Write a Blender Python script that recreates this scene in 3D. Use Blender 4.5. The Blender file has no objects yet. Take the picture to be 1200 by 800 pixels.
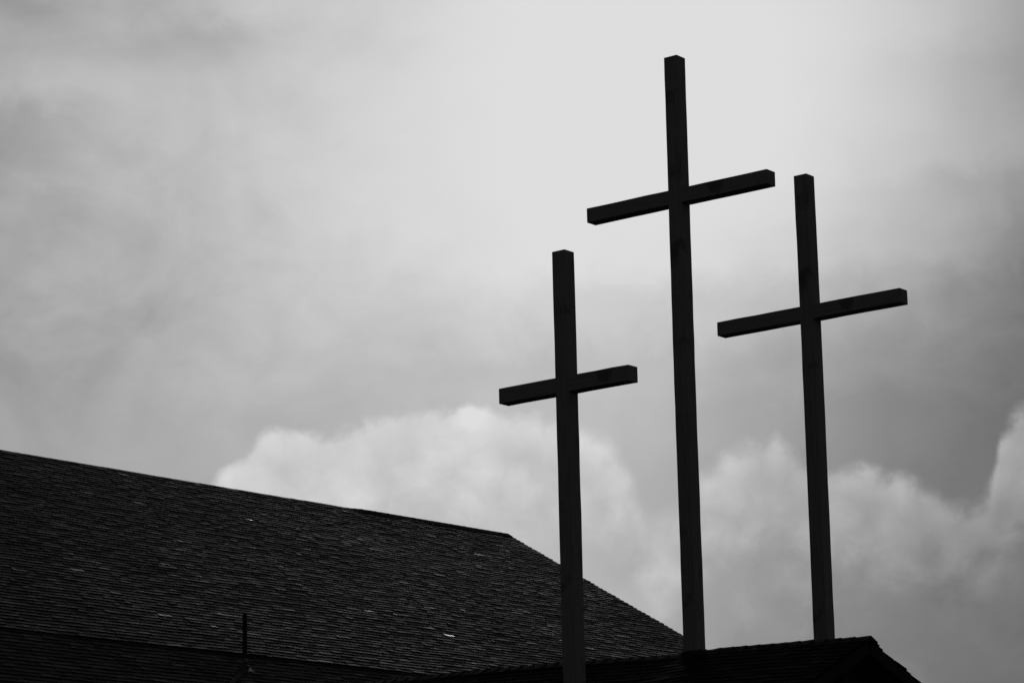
import bpy, math, random
from mathutils import Vector, Matrix
random.seed(7)
rnd = random.random
scene = bpy.context.scene
col = scene.collection
R = math.radians

# ------------------------------------------------------------------ camera
FPX = 3450.0                      # focal length in photo pixels (photo is 1200 wide)
PITCH = math.atan2(800, FPX)
ROLL = math.atan2(291, 14900)
CAMPOS = Vector((0, 0, 1.6))
F = Vector((0, math.cos(PITCH), math.sin(PITCH)))
R0 = Vector((1, 0, 0)); U0 = R0.cross(F)
cr, sr = math.cos(ROLL), math.sin(ROLL)
RT = cr * R0 - sr * U0; UP = sr * R0 + cr * U0
cam = bpy.data.cameras.new('camera'); camo = bpy.data.objects.new('camera', cam); col.objects.link(camo)
M = Matrix((RT, UP, -F)).transposed().to_4x4(); M.translation = CAMPOS
camo.matrix_world = M
cam.sensor_width = 36; cam.lens = FPX / 1200 * 36
cam.clip_start = 0.1; cam.clip_end = 3000
scene.camera = camo

def ray(x, y): return F + RT * ((x - 600) / FPX) - UP * ((y - 400) / FPX)
def hit(x, y, p, n):
    d = ray(x, y); return CAMPOS + d * ((p - CAMPOS).dot(n) / d.dot(n))
def atz(x, y, z): return CAMPOS + ray(x, y) * z
def azel(x, y):
    d = ray(x, y).normalized(); return math.degrees(math.atan2(d.x, d.y)), math.degrees(math.asin(d.z))
def azv(d): return Vector((math.sin(R(d)), math.cos(R(d)), 0))

# ------------------------------------------------------------------ light
SUN_AZ, SUN_EL = azel(690, 40)
SKY_STRENGTH = 0.10
world = bpy.data.worlds.new('World'); scene.world = world; world.use_nodes = True

sun = bpy.data.lights.new('sun', 'SUN'); suno = bpy.data.objects.new('sun', sun); col.objects.link(suno)
sun.energy = 0.5; sun.angle = R(10); sun.color = (1, 1, 1)
sd = Vector((math.sin(R(SUN_AZ)) * math.cos(R(SUN_EL)), math.cos(R(SUN_AZ)) * math.cos(R(SUN_EL)), math.sin(R(SUN_EL))))
suno.rotation_euler = sd.to_track_quat('Z', 'Y').to_euler(); suno.location = (0, 0, 40)

vs = scene.view_settings
vs.view_transform = 'Standard'; vs.look = 'None'; vs.exposure = 0; vs.gamma = 1; vs.use_curve_mapping = False

class NT:
    """small helper that writes shader maths"""
    def __init__(s, t): s.t = t; t.nodes.clear()
    def new(s, k, **kw):
        n = s.t.nodes.new(k)
        for a, b in kw.items(): setattr(n, a, b)
        return n
    def put(s, sock, v):
        if isinstance(v, bpy.types.NodeSocket): s.t.links.new(v, sock)
        else: sock.default_value = v
    def m(s, op, a, b=0.0, c=0.0, clamp=False):
        n = s.new('ShaderNodeMath', operation=op, use_clamp=clamp)
        s.put(n.inputs[0], a); s.put(n.inputs[1], b); s.put(n.inputs[2], c); return n.outputs[0]
    def lin(s, v, a, b, c=0.0, d=1.0, kind='LINEAR'):
        n = s.new('ShaderNodeMapRange', interpolation_type=kind)
        for i, q in enumerate((v, a, b, c, d)): s.put(n.inputs[i], q)
        return n.outputs[0]
    def mix(s, f, a, b):
        n = s.new('ShaderNodeMix', data_type='FLOAT'); s.put(n.inputs[0], f); s.put(n.inputs[2], a); s.put(n.inputs[3], b); return n.outputs[0]
    def curve(s, v, pts):
        n = s.new('ShaderNodeFloatCurve'); c = n.mapping.curves[0]
        n.mapping.use_clip = False
        pts = sorted(pts)
        c.points[0].location = pts[0]; c.points[1].location = pts[-1]
        for p in pts[1:-1]: c.points.new(*p)
        n.mapping.update(); s.put(n.inputs['Value'], v); return n.outputs[0]
    def noise(s, vec, scale, detail=6, rough=0.55, dist=0.0):
        n = s.new('ShaderNodeTexNoise', noise_dimensions='3D')
        s.put(n.inputs['Vector'], vec); s.put(n.inputs['Scale'], scale); s.put(n.inputs['Detail'], detail)
        s.put(n.inputs['Roughness'], rough); s.put(n.inputs['Distortion'], dist); return n.outputs[0]
    def xyz(s, x, y, z=0.0):
        n = s.new('ShaderNodeCombineXYZ'); s.put(n.inputs[0], x); s.put(n.inputs[1], y); s.put(n.inputs[2], z); return n.outputs[0]

def build_world():
    W = NT(world.node_tree)
    tc = W.new('ShaderNodeTexCoord'); sp = W.new('ShaderNodeSeparateXYZ')
    W.t.links.new(tc.outputs['Generated'], sp.inputs[0])
    X, Y, Z = sp.outputs
    A = W.m('DEGREES', W.m('ARCTAN2', X, Y)); E = W.m('DEGREES', W.m('ARCSINE', Z))
    sky = W.new('ShaderNodeTexSky', sky_type='NISHITA', sun_disc=False)
    sky.sun_elevation = R(SUN_EL); sky.sun_rotation = R(SUN_AZ); sky.air_density = 1.0; sky.dust_density = 1.0
    ss = W.new('ShaderNodeSeparateColor'); W.t.links.new(sky.outputs[0], ss.inputs[0])
    red = ss.outputs[0]                                   # a black-and-white picture through a red filter
    clear = W.m('MULTIPLY', red, SKY_STRENGTH)
    # noise in angular sky coordinates (degrees)
    P = W.xyz(A, W.m('MULTIPLY', E, 1.35), 2.0)
    wisp = W.noise(P, 0.34, 7, 0.55, 0.5)
    wisp2 = W.noise(W.xyz(A, W.m('MULTIPLY', E, 1.15), 7.3), 0.8, 7, 0.6, 0.4)
    lump = W.noise(W.xyz(A, E, 3.1), 0.62, 8, 0.58, 0.3)
    puff = W.noise(W.xyz(A, E, 11.0), 1.9, 6, 0.6, 0.0)
    # thin high cloud lit by the veiled sun: brightness along azimuth, per elevation
    xs = [-40, 75, 150, 225, 300, 450, 600, 750, 900, 1050, 1125, 1200, 1260]
    A0, A1 = -14.0, 14.0
    An = W.lin(W.m('ADD', A, W.m('MULTIPLY', W.m('SUBTRACT', wisp, 0.5), 1.5)), A0, A1)
    En = W.m('ADD', E, W.m('MULTIPLY', W.m('SUBTRACT', wisp2, 0.5), 1.0))
    def rows(tab):
        out = None; last = None
        for y, vals in tab:
            pts = [((azel(x, y)[0] - A0) / (A1 - A0), v / 255) for x, v in zip(xs, vals)]
            c = W.curve(An, pts); e = azel(600, y)[1]
            if out is None: out = c
            else: out = W.mix(W.lin(En, last, e, 0, 1, 'SMOOTHSTEP'), out, c)
            last = e
        return out
    base = rows(BASE_ROWS); cum = rows(CUM_ROWS)
    # streaks fade out in the blown-out glow round the sun
    amp = W.m('MULTIPLY', W.m('SUBTRACT', 0.875, base), W.lin(A, 3.0, 7.0, 0.36, 0.20))
    amp = W.m('MINIMUM', W.m('MAXIMUM', amp, 0.0), 0.15)
    st = W.m('ADD', W.m('MULTIPLY', W.m('SUBTRACT', wisp, 0.5), 2.6), W.m('MULTIPLY', W.m('SUBTRACT', wisp2, 0.5), 1.3))
    hi = W.lin(E, azel(1000, 560)[1], azel(900, 330)[1], 0.35, 1.0, 'SMOOTHSTEP')
    base = W.m('ADD', base, W.m('MULTIPLY', W.m('MULTIPLY', st, amp), hi))
    # cumulus bank low over the roofs
    top = [((azel(x, y)[0] - A0) / (A1 - A0), (azel(x, y)[1] - 4) / 12) for x, y in CUM_TOP]
    An2 = W.lin(A, A0, A1)
    tE = W.m('MULTIPLY_ADD', W.curve(An2, top), 12.0, 4.0)
    edge = W.m('SUBTRACT', tE, E)
    edge = W.m('ADD', edge, W.m('MULTIPLY', W.m('SUBTRACT', lump, 0.5), 0.55))
    edge = W.m('ADD', edge, W.m('MULTIPLY', W.m('SUBTRACT', puff, 0.5), 0.38))
    warp = W.noise(W.xyz(A, E, 21.0), 1.3, 4, 0.55)
    wv = W.m('MULTIPLY', W.m('SUBTRACT', warp, 0.5), 1.1)
    vo = W.new('ShaderNodeTexVoronoi', feature='SMOOTH_F1'); vo.inputs['Scale'].default_value = 1.25; vo.inputs['Smoothness'].default_value = 0.35
    W.t.links.new(W.xyz(W.m('ADD', A, wv), W.m('SUBTRACT', E, wv), 5.0), vo.inputs['Vector'])
    bil = W.m('SUBTRACT', 0.45, vo.outputs['Distance'])
    edge = W.m('ADD', edge, W.m('MULTIPLY', bil, 0.45))
    fine = W.noise(W.xyz(A, E, 31.0), 5.5, 4, 0.6)
    edge = W.m('ADD', edge, W.m('MULTIPLY', W.m('SUBTRACT', fine, 0.5), 0.15))
    soft = W.mix(W.lin(A, azel(790, 500)[0], azel(880, 500)[0], 0, 1, 'SMOOTHSTEP'), W.lin(A, azel(590, 500)[0], azel(720, 500)[0], 0.0, 0.42, 'SMOOTHSTEP'), 0.14)
    mask = W.lin(edge, W.m('MULTIPLY_ADD', soft, -0.8, -0.08), W.m('MULTIPLY_ADD', soft, 0.8, 0.26), 0, 1, 'SMOOTHSTEP')
    cumt = W.m('ADD', cum, W.m('MULTIPLY', W.m('SUBTRACT', lump, 0.5), 0.16))
    cumt = W.m('ADD', cumt, W.m('MULTIPLY', W.m('SUBTRACT', puff, 0.5), 0.06))
    cumt = W.m('ADD', cumt, W.m('MULTIPLY', bil, 0.10))
    cumt = W.m('ADD', cumt, W.lin(edge, 0.15, 0.9, 0.015, -0.012, 'SMOOTHSTEP'))
    depth = W.lin(edge, 0.6, 2.6, 1.0, 0.0, 'SMOOTHSTEP')
    breakup = W.lin(W.m('ADD', wisp2, W.m('MULTIPLY', depth, 0.75)), 0.40, 0.85, 0.15, 1.0, 'SMOOTHSTEP')
    v = W.mix(W.m('MULTIPLY', mask, breakup), base, cumt)
    v = W.m('MINIMUM', W.m('MAXIMUM', v, 0.05), 0.865)
    lum = W.m('POWER', v, 2.2)
    # far from the glow the sky goes over into dim clear sky with some cloud
    da = W.m('SUBTRACT', A, SUN_AZ); de = W.m('SUBTRACT', E, SUN_EL - 5)
    dist = W.m('SQRT', W.m('ADD', W.m('MULTIPLY', da, da), W.m('MULTIPLY', de, de)))
    far = W.lin(dist, 13.5, 28, 0, 1, 'SMOOTHSTEP')
    D3 = W.new('ShaderNodeVectorMath', operation='SCALE'); W.t.links.new(tc.outputs['Generated'], D3.inputs[0]); D3.inputs['Scale'].default_value = 3.0
    broad = W.noise(D3.outputs[0], 1.0, 6, 0.55)
    rest = W.m('MULTIPLY', W.m('ADD', W.m('MULTIPLY', clear, CLEAR_GAIN), 0.012), W.lin(broad, 0.35, 0.7, 0.7, 1.5))
    lum = W.mix(far, lum, rest)
    col3 = W.new('ShaderNodeCombineColor')
    q = W.m('DIVIDE', lum, SKY_STRENGTH)
    for i in range(3): W.t.links.new(q, col3.inputs[i])
    bg = W.new('ShaderNodeBackground'); W.t.links.new(col3.outputs[0], bg.inputs[0]); bg.inputs[1].default_value = SKY_STRENGTH
    out = W.new('ShaderNodeOutputWorld'); W.t.links.new(bg.outputs[0], out.inputs[0])

CLEAR_GAIN = 0.35
#            x: -40  75  150  225  300  450  600  750  900 1050 1125 1200 1260
BASE_ROWS = [
 (820, [145, 148, 150, 153, 156, 160, 164, 160, 136, 120, 116, 111, 107]),
 (700, [154, 157, 160, 163, 167, 172, 176, 172, 146, 127, 121, 115, 110]),
 (600, [160, 163, 166, 170, 174, 182, 184, 174, 148, 127, 119, 112, 106]),
 (500, [158, 163, 168, 172, 176, 182, 186, 180, 160, 134, 122, 112, 104]),
 (440, [154, 163, 170, 175, 180, 186, 189, 187, 169, 144, 131, 119, 109]),
 (370, [158, 165, 171, 178, 184, 193, 204, 203, 188, 161, 143, 124, 110]),
 (300, [163, 169, 175, 182, 190, 205, 219, 219, 210, 184, 163, 138, 120]),
 (250, [160, 170, 177, 183, 192, 210, 221, 221, 216, 190, 170, 150, 130]),
 (200, [160, 172, 180, 188, 197, 213, 221, 222, 220, 199, 182, 163, 145]),
 (150, [164, 174, 184, 190, 195, 212, 221, 222, 221, 202, 180, 160, 144]),
 (100, [176, 182, 187, 186, 191, 211, 221, 222, 221, 200, 180, 157, 140]),
 (50,  [166, 174, 175, 173, 184, 207, 220, 222, 221, 204, 187, 164, 146]),
 (0,   [150, 158, 168, 180, 193, 208, 221, 222, 220, 203, 186, 166, 148]),
 (-150,[135, 142, 150, 158, 168, 190, 205, 210, 205, 182, 165, 148, 130])]
CUM_ROWS = [
 (820, [158, 160, 163, 166, 170, 175, 178, 168, 144, 124, 118, 113, 110]),
 (740, [170, 174, 178, 182, 186, 191, 191, 182, 153, 131, 123, 117, 112]),
 (680, [178, 182, 186, 190, 194, 198, 198, 188, 164, 146, 136, 130, 124]),
 (620, [186, 190, 194, 198, 201, 204, 203, 191, 173, 162, 156, 152, 146]),
 (560, [194, 198, 201, 204, 206, 209, 206, 196, 180, 168, 164, 162, 157]),
 (470, [198, 200, 202, 205, 207, 210, 209, 203, 188, 168, 164, 164, 158])]
CUM_TOP = [(-150, 640), (100, 640), (200, 600), (250, 560), (275, 538), (305, 506), (330, 494), (380, 497), (415, 492), (450, 478), (490, 470),
 (540, 472), (600, 480), (650, 492), (700, 512), (728, 540), (748, 585), (770, 610), (800, 590), (830, 556), (860, 528),
 (905, 514), (940, 530), (965, 545), (1000, 545), (1040, 556), (1080, 560), (1110, 578), (1140, 584), (1158, 572), (1168, 530),
 (1180, 498), (1200, 478), (1260, 465), (1400, 480)]
build_world()

# ------------------------------------------------------------------ materials
def material(name): 
    m = bpy.data.materials.new(name); m.use_nodes = True; return m, NT(m.node_tree)

def shingle_mat(name, lo, hi, r_lo, r_hi, spec=0.35):
    m, N = material(name)
    a = N.new('ShaderNodeAttribute', attribute_name='tone')
    g = N.new('ShaderNodeAttribute', attribute_name='gloss')
    tc = N.new('ShaderNodeTexCoord')
    n1 = N.noise(tc.outputs['Object'], 0.55, 5, 0.6); n2 = N.noise(tc.outputs['Object'], 38, 4, 0.65)
    v = N.m('MULTIPLY', N.lin(a.outputs['Fac'], 0, 1, lo, hi), N.lin(n1, 0.3, 0.7, 0.75, 1.3))
    v = N.m('MULTIPLY', v, N.lin(n2, 0.3, 0.7, 0.7, 1.3))
    cc = N.new('ShaderNodeCombineColor')
    for i in range(3): N.t.links.new(v, cc.inputs[i])
    b = N.new('ShaderNodeBsdfPrincipled'); N.t.links.new(cc.outputs[0], b.inputs['Base Color'])
    N.put(b.inputs['Roughness'], N.lin(g.outputs['Fac'], 0, 1, r_hi, r_lo))
    b.inputs['Specular IOR Level'].default_value = spec
    bp = N.new('ShaderNodeBump'); bp.inputs['Strength'].default_value = 0.5; bp.inputs['Distance'].default_value = 0.004
    N.t.links.new(n2, bp.inputs['Height']); N.t.links.new(bp.outputs[0], b.inputs['Normal'])
    o = N.new('ShaderNodeOutputMaterial'); N.t.links.new(b.outputs[0], o.inputs[0]); return m

def plain_mat(name, base, rough, vary=0.3, scale=6.0, stretch=(1, 1, 1), bump=0.3, metallic=0.0, spec=0.4, stains=False):
    m, N = material(name)
    tc = N.new('ShaderNodeTexCoord'); mp = N.new('ShaderNodeMapping'); mp.inputs['Scale'].default_value = stretch
    N.t.links.new(tc.outputs['Object'], mp.inputs[0])
    n = N.noise(mp.outputs[0], scale, 6, 0.62, 0.2)
    v = N.m('MULTIPLY', N.lin(n, 0.3, 0.7, 1 - vary, 1 + vary), base)
    if stains:
        k = N.noise(tc.outputs['Object'], 2.3, 3, 0.5)
        v = N.m('MULTIPLY', v, N.lin(k, 0.60, 0.68, 1.0, 0.55))
    cc = N.new('ShaderNodeCombineColor')
    for i in range(3): N.t.links.new(v, cc.inputs[i])
    b = N.new('ShaderNodeBsdfPrincipled'); N.t.links.new(cc.outputs[0], b.inputs['Base Color'])
    N.put(b.inputs['Roughness'], N.lin(n, 0.3, 0.7, rough - 0.08, rough + 0.08)); b.inputs['Metallic'].default_value = metallic
    b.inputs['Specular IOR Level'].default_value = spec
    bp = N.new('ShaderNodeBump'); bp.inputs['Strength'].default_value = bump; bp.inputs['Distance'].default_value = 0.005
    N.t.links.new(n, bp.inputs['Height']); N.t.links.new(bp.outputs[0], b.inputs['Normal'])
    o = N.new('ShaderNodeOutputMaterial'); N.t.links.new(b.outputs[0], o.inputs[0]); return m

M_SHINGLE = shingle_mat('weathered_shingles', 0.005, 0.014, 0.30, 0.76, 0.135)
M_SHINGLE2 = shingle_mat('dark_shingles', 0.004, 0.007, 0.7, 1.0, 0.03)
M_CAP = shingle_mat('ridge_shingles', 0.008, 0.014, 0.65, 0.9, 0.1)
M_TIMBER = plain_mat('dark_stained_timber', 0.125, 0.8, 0.22, 3.0, (14, 14, 0.7), 0.4, spec=0.15, stains=True)
M_TIMBERH = plain_mat('dark_stained_crossbar', 0.125, 0.8, 0.22, 3.0, (0.7, 14, 14), 0.4, spec=0.15, stains=True)
M_TRIM = plain_mat('dark_painted_trim', 0.004, 0.8, 0.3, 4.0, spec=0.15)
M_WALL = plain_mat('stucco', 0.30, 0.9, 0.15, 9.0, bump=0.5)
M_SIDING = plain_mat('dark_boards', 0.02, 0.75, 0.3, 3.0, (9, 9, 0.6))
M_DECK = plain_mat('roof_deck', 0.04, 0.9, 0.2)
M_LEAD = plain_mat('dull_lead', 0.05, 0.4, 0.4, 5.0, metallic=0.3)
M_PIPE = plain_mat('dark_pipe_paint', 0.010, 0.7, 0.3, 5.0, spec=0.15)
M_GRASS = plain_mat('grass_ground', 0.05, 0.95, 0.5, 0.8, bump=0.8)

# ------------------------------------------------------------------ mesh helpers
class MB:
    def __init__(s): s.v = []; s.f = []; s.tone = []; s.gloss = []
    def face(s, pts, tone=0.5, gloss=0.0):
        i = len(s.v); s.v += [tuple(p) for p in pts]; s.f.append(tuple(range(i, i + len(pts)))); s.tone.append(tone); s.gloss.append(gloss)
    def solid(s, vs, fs, tone=0.5, gloss=0.0):
        i = len(s.v); s.v += [tuple(p) for p in vs]
        for f in fs: s.f.append(tuple(i + k for k in f)); s.tone.append(tone); s.gloss.append(gloss)
    def hexa(s, b, t, tone=0.5, gloss=0.0):
        """bottom ring b (4), top ring t (4)"""
        s.solid(list(b) + list(t), [(3, 2, 1, 0), (4, 5, 6, 7), (0, 1, 5, 4), (1, 2, 6, 5), (2, 3, 7, 6), (3, 0, 4, 7)], tone, gloss)
    def box(s, c, ax, ay, az_, hx, hy, hz):
        b = [c + ax * sx * hx + ay * sy * hy - az_ * hz for sx, sy in ((-1, -1), (1, -1), (1, 1), (-1, 1))]
        s.hexa(b, [p + az_ * 2 * hz for p in b])
    def build(s, name, mat, parent=None, bevel=0.0):
        me = bpy.data.meshes.new(name); me.from_pydata(s.v, [], s.f); me.update()
        for nm, arr in (('tone', s.tone), ('gloss', s.gloss)):
            a = me.attributes.new(nm, 'FLOAT', 'FACE'); a.data.foreach_set('value', arr)
        me.materials.append(mat)
        o = bpy.data.objects.new(name, me); col.objects.link(o)
        if parent is not None:
            o.parent = parent
            o.matrix_parent_inverse = parent.matrix_world.inverted()
        if bevel:
            bm = o.modifiers.new('bevel', 'BEVEL'); bm.width = bevel; bm.segments = 2; bm.limit_method = 'ANGLE'
        return o

def thing(name, label, cat, loc, group=None):
    o = bpy.data.objects.new(name, None); col.objects.link(o); o.location = loc
    o.matrix_world = Matrix.Translation(loc)
    o['label'] = label; o['category'] = cat
    if group: o['group'] = group
    return o

UZ = Vector((0, 0, 1))

# ------------------------------------------------------------------ ground
def ground():
    m = MB(); n = 60
    def h(x, y): return 0.0
    S = 1500.0
    m.face([(-S, -S, 0), (S, -S, 0), (S, S, 0), (-S, S, 0)])
    o = m.build('ground', M_GRASS); o['kind'] = 'structure'
ground()

# ------------------------------------------------------------------ shingle courses
def wave(s, t, k):
    return (math.sin(s * 0.9 + k) * math.sin(t * 0.8 + 2 * k) * 0.5 + math.sin(s * 2.3 + t * 1.1 + k) * 0.3 + math.sin(s * 0.37 - t * 1.7 + k) * 0.4)

def shingles(mb, org, a, d, s0, s1, t0, t1, expo, zoff=None, thick=0.016, wmin=0.10, wmax=0.24, seed=1, undul=0.012, ragged=0.02, glint=0.012, tilt=0.35):
    """courses of separate shingles on a slope: org on the ridge line, a along it, d down the slope"""
    rg = random.Random(seed)
    n = a.cross(d); n = n if n.z > 0 else -n
    t = t1; k = 0
    L = expo * 2.1
    def P(s, tt, h):
        p = org + a * s + d * tt + n * (h + wave(s, tt, seed) * undul)
        if zoff: p = p + UZ * zoff(s)
        return p
    while t > t0 + expo * 0.3:
        s = s0 + rg.uniform(-ragged, ragged) - rg.uniform(0, wmax) * 0
        first = True; run = 0; big = False
        bow = rg.uniform(-0.006, 0.006)
        while s < s1 - 0.03:
            w = rg.uniform(wmin, wmax)
            if first: w *= rg.uniform(0.4, 1.0); first = False
            e = min(s + w, s1 + rg.uniform(-ragged, ragged))
            if e - s < 0.03: break
            tb = t + rg.gauss(0, 0.0045) + bow
            th = thick * rg.uniform(0.85, 1.15)
            dl = rg.gauss(0, 0.001); 
            hi = 0.0045 + rg.uniform(0, 0.002)
            tone = min(1, max(0, rg.gauss(0.45, 0.13))); gl = max(0, rg.gauss(0.12, 0.1))
            if run == 0 and rg.random() < glint * (2.4 if wave(s * 0.6, t * 0.6, 5) > 0.15 else 0.4) * (1.0 if -19 < s < -1.5 and t > 1.6 else 0.25): run = rg.choice((1, 1, 1, 2, 2, 3)); big = rg.random() < 0.25
            if run > 0:
                run -= 1; e = min(e, s + rg.uniform(0.05, 0.15)); gl = 0.9 if big and rg.random() < 0.6 else rg.uniform(0.3, 0.6); tone = 0.9; th *= 0.95; hi += 0.0015  # glints put into the colour: paler tone and higher gloss on short runs
            tu = max(tb - L, t0 - 0.02)
            lift = th * (tb - tu) / L if tu > tb - L else th
            s_, e_ = s + 0.002, e - 0.002
            v = [P(s_, tb, -0.004), P(e_, tb, -0.004), P(e_, tb, hi + th + dl), P(s_, tb, hi + th - dl), P(s_, tu, hi + th - lift), P(e_, tu, hi + th - lift), P(e_, tu, -0.004), P(s_, tu, -0.004)]
            mb.solid(v, [(0, 1, 2, 3), (3, 2, 5, 4), (1, 6, 5, 2), (0, 3, 4, 7)], tone, gl)
            s = e
        t -= expo; k += 1

# ------------------------------------------------------------------ church with the long roof
RD = azv(40.7); PD = azv(130.7)
A = hit(597, 627.5, atz(597, 627.5, 1) , RD)  # placeholder, set just below
d_ = ray(597, 628); A = CAMPOS + d_ * (64.0 / d_.y)
Bp = hit(801, 746, A, RD)
V = (Bp - A).normalized()
NRM = RD.cross(V); NRM = NRM if NRM.z > 0 else -NRM
H0 = hit(120, 749, A, NRM)
T_BREAK = (H0 - A).dot(V)
LOWPITCH = R(34.5)
V2 = PD * math.cos(LOWPITCH) - UZ * math.sin(LOWPITCH)
S_NEAR = -34.0
church = thing('church_building', 'long dark shingled gable roof of a church filling the lower left', 'church', Vector((A.x - 12, A.y - 14, 0)))
mb = MB(); shingles(mb, A, RD, V, S_NEAR, 0.0, 0.0, T_BREAK, 0.132, seed=3, thick=0.028, wmin=0.12, wmax=0.34, undul=0.008, glint=0.012, ragged=0.01)
roof = mb.build('roof', M_SHINGLE, church)
mb = MB(); org2 = A + V * (T_BREAK - 0.03) - UZ * 0.018
LOWLEN = 3.4
shingles(mb, org2, RD, V2, S_NEAR, 0.0, 0.0, LOWLEN, 0.118, seed=5, thick=0.024, wmin=0.12, wmax=0.34, undul=0.006, glint=0.001)
lroof = mb.build('lower_roof', M_SHINGLE, church); lroof['label'] = 'darker steeper band of shingles below the long roof'
# far slope, deck, fascia, ridge caps
VB = Vector((-V.x, -V.y, V.z))
mb = MB()
for s0 in range(1): 
    up = -0.012
    def q(o_, dn, s, t, h): return o_ + RD * s + dn * t + UZ * h
    LB = 12.0
    a0 = q(A, V, S_NEAR + 0.03, 0, up); a1 = q(A, V, -0.04, 0, up)
    b0 = q(A, V, S_NEAR + 0.03, T_BREAK, up); b1 = q(A, V, -0.04, T_BREAK, up)
    c0 = q(org2, V2, S_NEAR + 0.03, LOWLEN, up); c1 = q(org2, V2, -0.04, LOWLEN, up)
    e0 = q(A, VB, S_NEAR + 0.03, LB, up); e1 = q(A, VB, -0.04, LB, up)
    dn = UZ * -0.12
    mb.hexa([a0 + dn, a1 + dn, b1 + dn, b0 + dn], [a0, a1, b1, b0])
    g0 = q(org2, V2, S_NEAR + 0.03, 0.05, up); g1 = q(org2, V2, -0.04, 0.05, up)
    mb.hexa([g0 + dn, g1 + dn, c1 + dn, c0 + dn], [g0, g1, c1, c0])
    f0 = a0 + VB * 0.01; f1 = a1 + VB * 0.01
    mb.hexa([f0 + dn, e0 + dn, e1 + dn, f1 + dn], [f0, e0, e1, f1])
mb.build('roof_deck', M_DECK, church)
mb = MB(); shingles(mb, A, RD, VB, S_NEAR, 0.0, 0.0, 12.0, 0.24, seed=9, wmin=0.3, wmax=0.6)
mb.build('far_roof_slope', M_SHINGLE, church)

def ridge_caps(org, a, s0, s1, dl, dr, step, wing, thick, zoff=None, seed=2, rise=None):
    rg = random.Random(seed); mb = MB(); s = s0
    nl = a.cross(dl); nl = nl if nl.z > 0 else -nl
    nr = a.cross(dr); nr = nr if nr.z > 0 else -nr
    while s < s1 - 0.02:
        e = min(s + step * 1.75, s1); z0 = zoff(s) if zoff else 0; z1 = zoff(e) if zoff else 0
        r0 = (rise(s) if rise else 0) + 0.016; r1 = (rise(e) if rise else 0) + 0.016 + thick * rg.uniform(0.8, 1.2)
        w1, w2 = wing * rg.uniform(0.88, 1.1), wing * rg.uniform(0.88, 1.1)
        def ring(ss, z, r): 
            o_ = org + a * ss + UZ * z
            return [o_ + dl * w1 + nl * (r * 0.9), o_ + UZ * r * 1.2, o_ + dr * w2 + nr * (r * 0.9), o_ + dr * w2 - nr * 0.005, o_ - UZ * 0.02, o_ + dl * w1 - nl * 0.005]
        A_, B_ = ring(s, z0, r0), ring(e, z1, r1)
        tone = rg.random()
        mb.solid(A_ + B_, [(0, 1, 7, 6), (1, 2, 8, 7), (2, 3, 9, 8), (5, 0, 6, 11), (6, 7, 10, 11), (7, 8, 9, 10), (0, 5, 4, 1), (1, 4, 3, 2)], tone, rg.random() * 0.3)
        s += step
    return mb
def rise_main(s): return 0.0 if s < -5.2 else min(1, (s + 5.2) / 0.5) * 0.026
ridge_caps(A, RD, S_NEAR, -0.04, V, VB, 0.2, 0.15, 0.006, seed=4, rise=rise_main).build('ridge_cap', M_CAP, church)
# rake boards
for s in (-0.03, S_NEAR + 0.03):
    mb = MB()
    for (o_, dn, L0, L1) in ((A, V, 0.0, T_BREAK), (org2, V2, 0.02, LOWLEN), (A, VB, 0.0, 12.0)):
        n = RD.cross(dn); n = n if n.z > 0 else -n
        mb.box(o_ + RD * s + dn * (L0 + L1) / 2 - n * 0.115, dn, RD, n, (L1 - L0) / 2, 0.02, 0.1)
    mb.build('rake_board', M_TRIM, church)
# walls
mb = MB()
ev = org2 + V2 * (LOWLEN - 0.5); hz = ev.z
ws0, ws1 = S_NEAR + 0.5, -0.5
wn = (ev - A).dot(PD); wf = (VB * 11.4).dot(-PD)
def wp(s, p, z): 
    q_ = A + RD * s + PD * p; return Vector((q_.x, q_.y, z))
zf = A.z + VB.z * 11.4 - 0.2
mb.hexa([wp(ws0, -wf, 0), wp(ws1, -wf, 0), wp(ws1, wn, 0), wp(ws0, wn, 0)], [wp(ws0, -wf, zf), wp(ws1, -wf, zf), wp(ws1, wn, hz - 0.2), wp(ws0, wn, hz - 0.2)])
for s in (ws0, ws1):
    pk = A.z - 0.3; tb = (A + V * T_BREAK)
    pts = [wp(s, -wf, zf), wp(s, wn, hz - 0.2), wp(s, (tb - A).dot(PD), tb.z - 0.3), wp(s, 0, pk)]
    off = RD * (0.1 if s == ws0 else -0.1)
    mb.solid(pts + [p + off for p in pts], [(0, 1, 2, 3), (7, 6, 5, 4), (0, 4, 5, 1), (1, 5, 6, 2), (2, 6, 7, 3), (3, 7, 4, 0)])
mb.build('wall', M_WALL, church)

# vent pipe on the lower roof
n2 = RD.cross(V2); n2 = n2 if n2.z > 0 else -n2
pb = hit(287, 783, org2, n2)
ptop = hit(287.2, 718, pb, Vector((0, 1, 0)))
def tube(mb, pts, rad, seg=12, cap=True):
    rings = []
    for i, (p, r) in enumerate(zip(pts, rad)):
        d = (pts[min(i + 1, len(pts) - 1)] - pts[max(i - 1, 0)]).normalized()
        u = d.orthogonal().normalized(); v = d.cross(u)
        rings.append([p + u * r * math.cos(2 * math.pi * k / seg) + v * r * math.sin(2 * math.pi * k / seg) for k in range(seg)])
    vs_ = [p for r in rings for p in r]; fs = []
    for i in range(len(rings) - 1):
        for k in range(seg):
            fs.append((i * seg + k, i * seg + (k + 1) % seg, (i + 1) * seg + (k + 1) % seg, (i + 1) * seg + k))
    if cap: fs += [tuple(range(seg))[::-1], tuple((len(rings) - 1) * seg + k for k in range(seg))]
    mb.solid(vs_, fs)
mb = MB(); x0 = Vector((pb.x, pb.y, 0))
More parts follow.
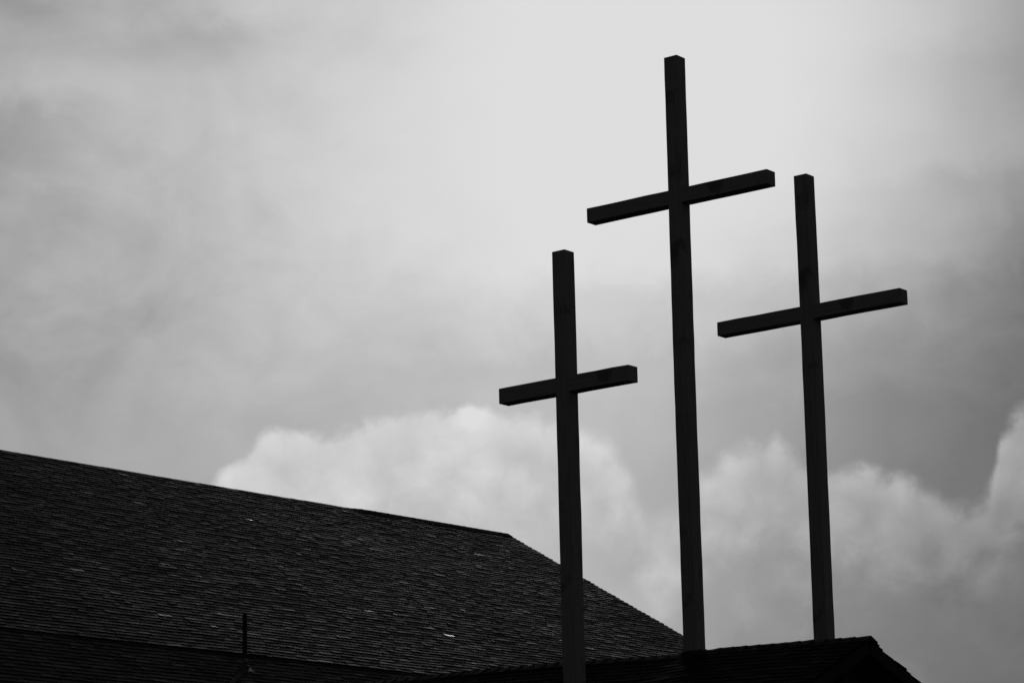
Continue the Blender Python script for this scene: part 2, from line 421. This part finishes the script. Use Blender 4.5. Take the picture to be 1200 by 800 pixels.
tube(mb, [pb - UZ * 0.05, Vector((pb.x, pb.y, ptop.z - 0.012)), Vector((pb.x, pb.y, ptop.z))], [0.037, 0.037, 0.033])
pipe = mb.build('vent_pipe', M_PIPE, church)
mb = MB()
tube(mb, [pb + n2 * 0.02, pb + UZ * 0.07, pb + UZ * 0.16], [0.075, 0.05, 0.042])
mb.box(pb + n2 * 0.022 + V2 * 0.05, RD, V2, n2, 0.10, 0.08, 0.004)
fl = mb.build('flashing', M_LEAD, pipe)
mb = MB()
cd = hit(268, 806, org2, n2)
tube(mb, [pb + n2 * 0.05 + UZ * 0.04, pb.lerp(cd, 0.3) + n2 * 0.02, cd + n2 * 0.02, cd + (cd - pb) + n2 * 0.02], [0.04, 0.04, 0.035, 0.035])
mb.build('slanted_tube', M_PIPE, pipe)  # dark tube slanting down the slope from the pipe base

# ------------------------------------------------------------------ front building, its roof carries the crosses
BD = -azv(-52.8)                     # along its ridge (and the crossbars), towards the right
FN = Vector((BD.y, -BD.x, 0))        # towards the camera
CZ = {'L': 36.2, 'C': 38.1, 'R': 39.7}
RP = atz(813, 758, 38.1)
rpts = []
for q_ in [(1019, 744.5), (953.8, 748.8), (880, 755.2), (840, 758.6), (801, 765.5), (746, 769), (688, 773), (568, 783), (460, 795), (430, 799.5)]:
    H = hit(q_[0], q_[1], RP, FN); rpts.append(((H - RP).dot(BD), H.z))
rpts.sort()
S_AP = rpts[-1][0]; S_LEFT = rpts[0][0] - 1.6
rpts = [(S_LEFT, rpts[0][1] - 0.07)] + rpts
ZR = sum(z for s, z in rpts) / len(rpts)
def ridge_z(s):
    s = max(rpts[0][0], min(rpts[-1][0], s))
    for (a_, za), (b_, zb) in zip(rpts, rpts[1:]):
        if s <= b_: return za + (zb - za) * (s - a_) / (b_ - a_) - ZR
    return rpts[-1][1] - ZR
RO = Vector((RP.x, RP.y, ZR - 0.035))
PN, PF = R(24.5), R(20.4)
DN = FN * math.cos(PN) - UZ * math.sin(PN); DF = -FN * math.cos(PF) - UZ * math.sin(PF)
WL = 4.0
porch = thing('gable_building', 'low dark shingled gable roof under the three crosses at lower right', 'building', Vector((RP.x, RP.y, 0)))
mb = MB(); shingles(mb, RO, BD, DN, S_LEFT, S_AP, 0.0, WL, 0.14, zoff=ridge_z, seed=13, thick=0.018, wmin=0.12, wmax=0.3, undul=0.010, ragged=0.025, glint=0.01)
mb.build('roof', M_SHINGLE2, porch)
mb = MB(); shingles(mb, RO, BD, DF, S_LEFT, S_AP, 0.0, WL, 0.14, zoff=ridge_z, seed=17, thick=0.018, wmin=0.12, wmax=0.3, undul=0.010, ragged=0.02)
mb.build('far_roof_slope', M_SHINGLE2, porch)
ridge_caps(RO, BD, S_LEFT, S_AP + 0.02, DN, DF, 0.2, 0.15, 0.015, zoff=ridge_z, seed=21).build('ridge_cap', M_CAP, porch)
mb = MB(); ns = 24
for k in range(ns):
    sa = S_LEFT + 0.03 + (S_AP - S_LEFT - 0.08) * k / ns; sb = S_LEFT + 0.03 + (S_AP - S_LEFT - 0.08) * (k + 1) / ns
    for dd in (DN, DF):
        p = [RO + BD * sa + UZ * (ridge_z(sa) - 0.015), RO + BD * sb + UZ * (ridge_z(sb) - 0.015)]
        t4 = [p[0] + dd * 0.005, p[1] + dd * 0.005, p[1] + dd * (WL - 0.03), p[0] + dd * (WL - 0.03)]
        mb.hexa([x - UZ * 0.10 for x in t4], t4)
mb.build('roof_deck', M_DECK, porch)
for s in (S_AP - 0.03, S_LEFT + 0.02):
    mb = MB()
    for dd in (DN, DF):
        n = BD.cross(dd); n = n if n.z > 0 else -n
        mb.box(RO + BD * s + UZ * ridge_z(s) + dd * (WL / 2 + 0.02) - n * 0.10, dd, BD, n, WL / 2 - 0.04, 0.022, 0.075)
    mb.build('rake_board', M_TRIM, porch)
mb = MB()
gw = (WL - 0.5) * math.cos(PN)
def gp(s, p, z): 
    q_ = RO + BD * s + FN * p; return Vector((q_.x, q_.y, z))
ge = ZR - 0.035 - gw * math.tan(PN) - 0.16; s0, s1 = S_LEFT + 0.5, S_AP - 0.5
gf = (WL - 0.5) * math.cos(PF)
mb.hexa([gp(s0, gw, 0), gp(s1, gw, 0), gp(s1, -gf, 0), gp(s0, -gf, 0)], [gp(s0, gw, ge), gp(s1, gw, ge), gp(s1, -gf, ge), gp(s0, -gf, ge)])
for s, sg in ((s0, 1), (s1, -1)):
    pts = [gp(s, gw, ge), gp(s, -gf, ge), gp(s, 0, ZR + ridge_z(s) - 0.2)]
    pts2 = [p + BD * 0.1 * sg for p in pts]
    mb.solid(pts + pts2, [(0, 1, 2), (5, 4, 3), (0, 3, 4, 1), (1, 4, 5, 2), (2, 5, 3, 0)])
mb.build('wall', M_SIDING, porch)
mb = MB(); s = S_AP - 0.46
mb.box(gp(s, 0, ZR - 0.75), BD, FN, UZ, 0.03, 0.07, 0.5)
mb.build('gable_post', M_TRIM, porch)

# ------------------------------------------------------------------ the three crosses
W_ = 0.195
WIDTH = {'L': 0.203, 'C': 0.2075, 'R': 0.209}; LEAN = {'L': -0.0048, 'C': -0.0010, 'R': -0.0022}   # timbers differ a little and lean
def roof_z(P, far):
    p = (P - RO).dot(FN); s = (P - RO).dot(BD)
    return RO.z + ridge_z(s) - abs(p) * math.tan(PF if p < 0 else PN)
def cross(key, bot, topq, bar_top, half, shift, label):
    P = atz(*bot, CZ[key])
    T = hit(*topq, P + (FN + BD) * 0.103, Vector((P.x, P.y, 0)))   # the near top corner
    ztop = T.z - 0.0
    zroof = roof_z(P, False)
    base = Vector((P.x, P.y, zroof))
    root = thing('cross', label, 'cross', base, 'three wooden crosses over the roof')
    W_ = WIDTH[key]; hw = W_ / 2; z0 = zroof - 0.06
    def noisy(lo, hi, cen, ax, ay, az_, h1, h2, seed):
        """long timber with a faint bow and slightly uneven edges"""
        rg = random.Random(seed); m = MB(); n = max(8, int((hi - lo) / 0.3)); rings = []
        for k in range(n + 1):
            t = lo + (hi - lo) * k / n
            o_ = cen + az_ * t + ax * (math.sin(t * 0.7 + seed) * 0.003) + ay * (math.cos(t * 0.5 + seed) * 0.003)
            rings.append([o_ + ax * (sx * (h1 + rg.gauss(0, 0.0012))) + ay * (sy * (h2 + rg.gauss(0, 0.0012))) for sx, sy in ((-1, -1), (1, -1), (1, 1), (-1, 1))])
        vs_ = [p for r in rings for p in r]; fs = [(3, 2, 1, 0), tuple(4 * n + k for k in range(4))]
        for i in range(n):
            for k in range(4): fs.append((4 * i + k, 4 * i + (k + 1) % 4, 4 * i + 4 + (k + 1) % 4, 4 * i + 4 + k))
        m.solid(vs_, fs); return m
    loc = Vector((P.x, P.y, 0))
    # parts are modelled in their own axes so that the grain runs along each timber
    def own(name, m, mat, origin, rot):
        o = m.build(name, mat, None, bevel=0.006); o.parent = root
        o.matrix_parent_inverse = Matrix.Identity(4); o.matrix_basis = root.matrix_world.inverted() @ (Matrix.Translation(origin) @ rot)
        return o
    rot = Matrix((BD, FN * -1, UZ)).transposed().to_4x4()
    X_, Y_ = Vector((1, 0, 0)), Vector((0, 1, 0))
    own('post', noisy(z0, ztop, Vector((0, 0, 0)), X_, Y_, UZ, hw, hw, ord(key)), M_TIMBER, loc, rot)
    zb = bar_top - 0.1
    m = noisy(-half, half, Vector((0, 0, 0)), Y_, UZ, X_, hw - 0.003, 0.1, ord(key) + 9)
    own('crossbar', m, M_TIMBERH, Vector((P.x, P.y, zb)) + BD * shift, rot)
    # lead collar where the post leaves the roof
    m = MB(); c = hw + 0.006; cz = 0.05
    tan = [math.tan(PN) if (P - RO).dot(FN) > 0 else math.tan(PF)][0]
    sgn = 1 if (P - RO).dot(FN) > 0 else -1
    sp = 0.03
    def zr(y): return -abs((P - RO).dot(FN) + y) * math.tan(PN if (P - RO).dot(FN) + y > 0 else PF) + abs((P - RO).dot(FN)) * tan + 0.02
    ring0 = []; ring1 = []
    for sx, sy in ((-1, -1), (0, -1), (1, -1), (1, 0), (1, 1), (0, 1), (-1, 1), (-1, 0)):
        ring0.append(base + BD * sx * (c + sp) + FN * sy * (c + sp) + UZ * (zr(sy * (c + sp)) - 0.01)); ring1.append(base + BD * sx * c + FN * sy * c + UZ * max(cz, zr(sy * c) + 0.05))
    m.solid(ring0 + ring1, [(k, (k + 1) % 8, 8 + (k + 1) % 8, 8 + k) for k in range(8)])
    m.build('base_flashing', M_PIPE, root)
    root.rotation_euler = (0, LEAN[key], 0)
    return root
cross('L', (673.2, 765), (660.3, 291.8), 9.4975, 1.013, 0.014, 'shortest dark wooden cross with the short crossbar, standing in front of the shingled ridge')
cross('C', (813, 740), (790.6, 64.2), 12.430, 1.456, 0.002, 'tallest dark wooden cross, standing in the middle on the ridge of the low roof')
cross('R', (966.7, 748), (942.6, 203.2), 11.195, 1.482, 0.008, 'dark wooden cross of middle height behind the ridge, nearest the gable end')
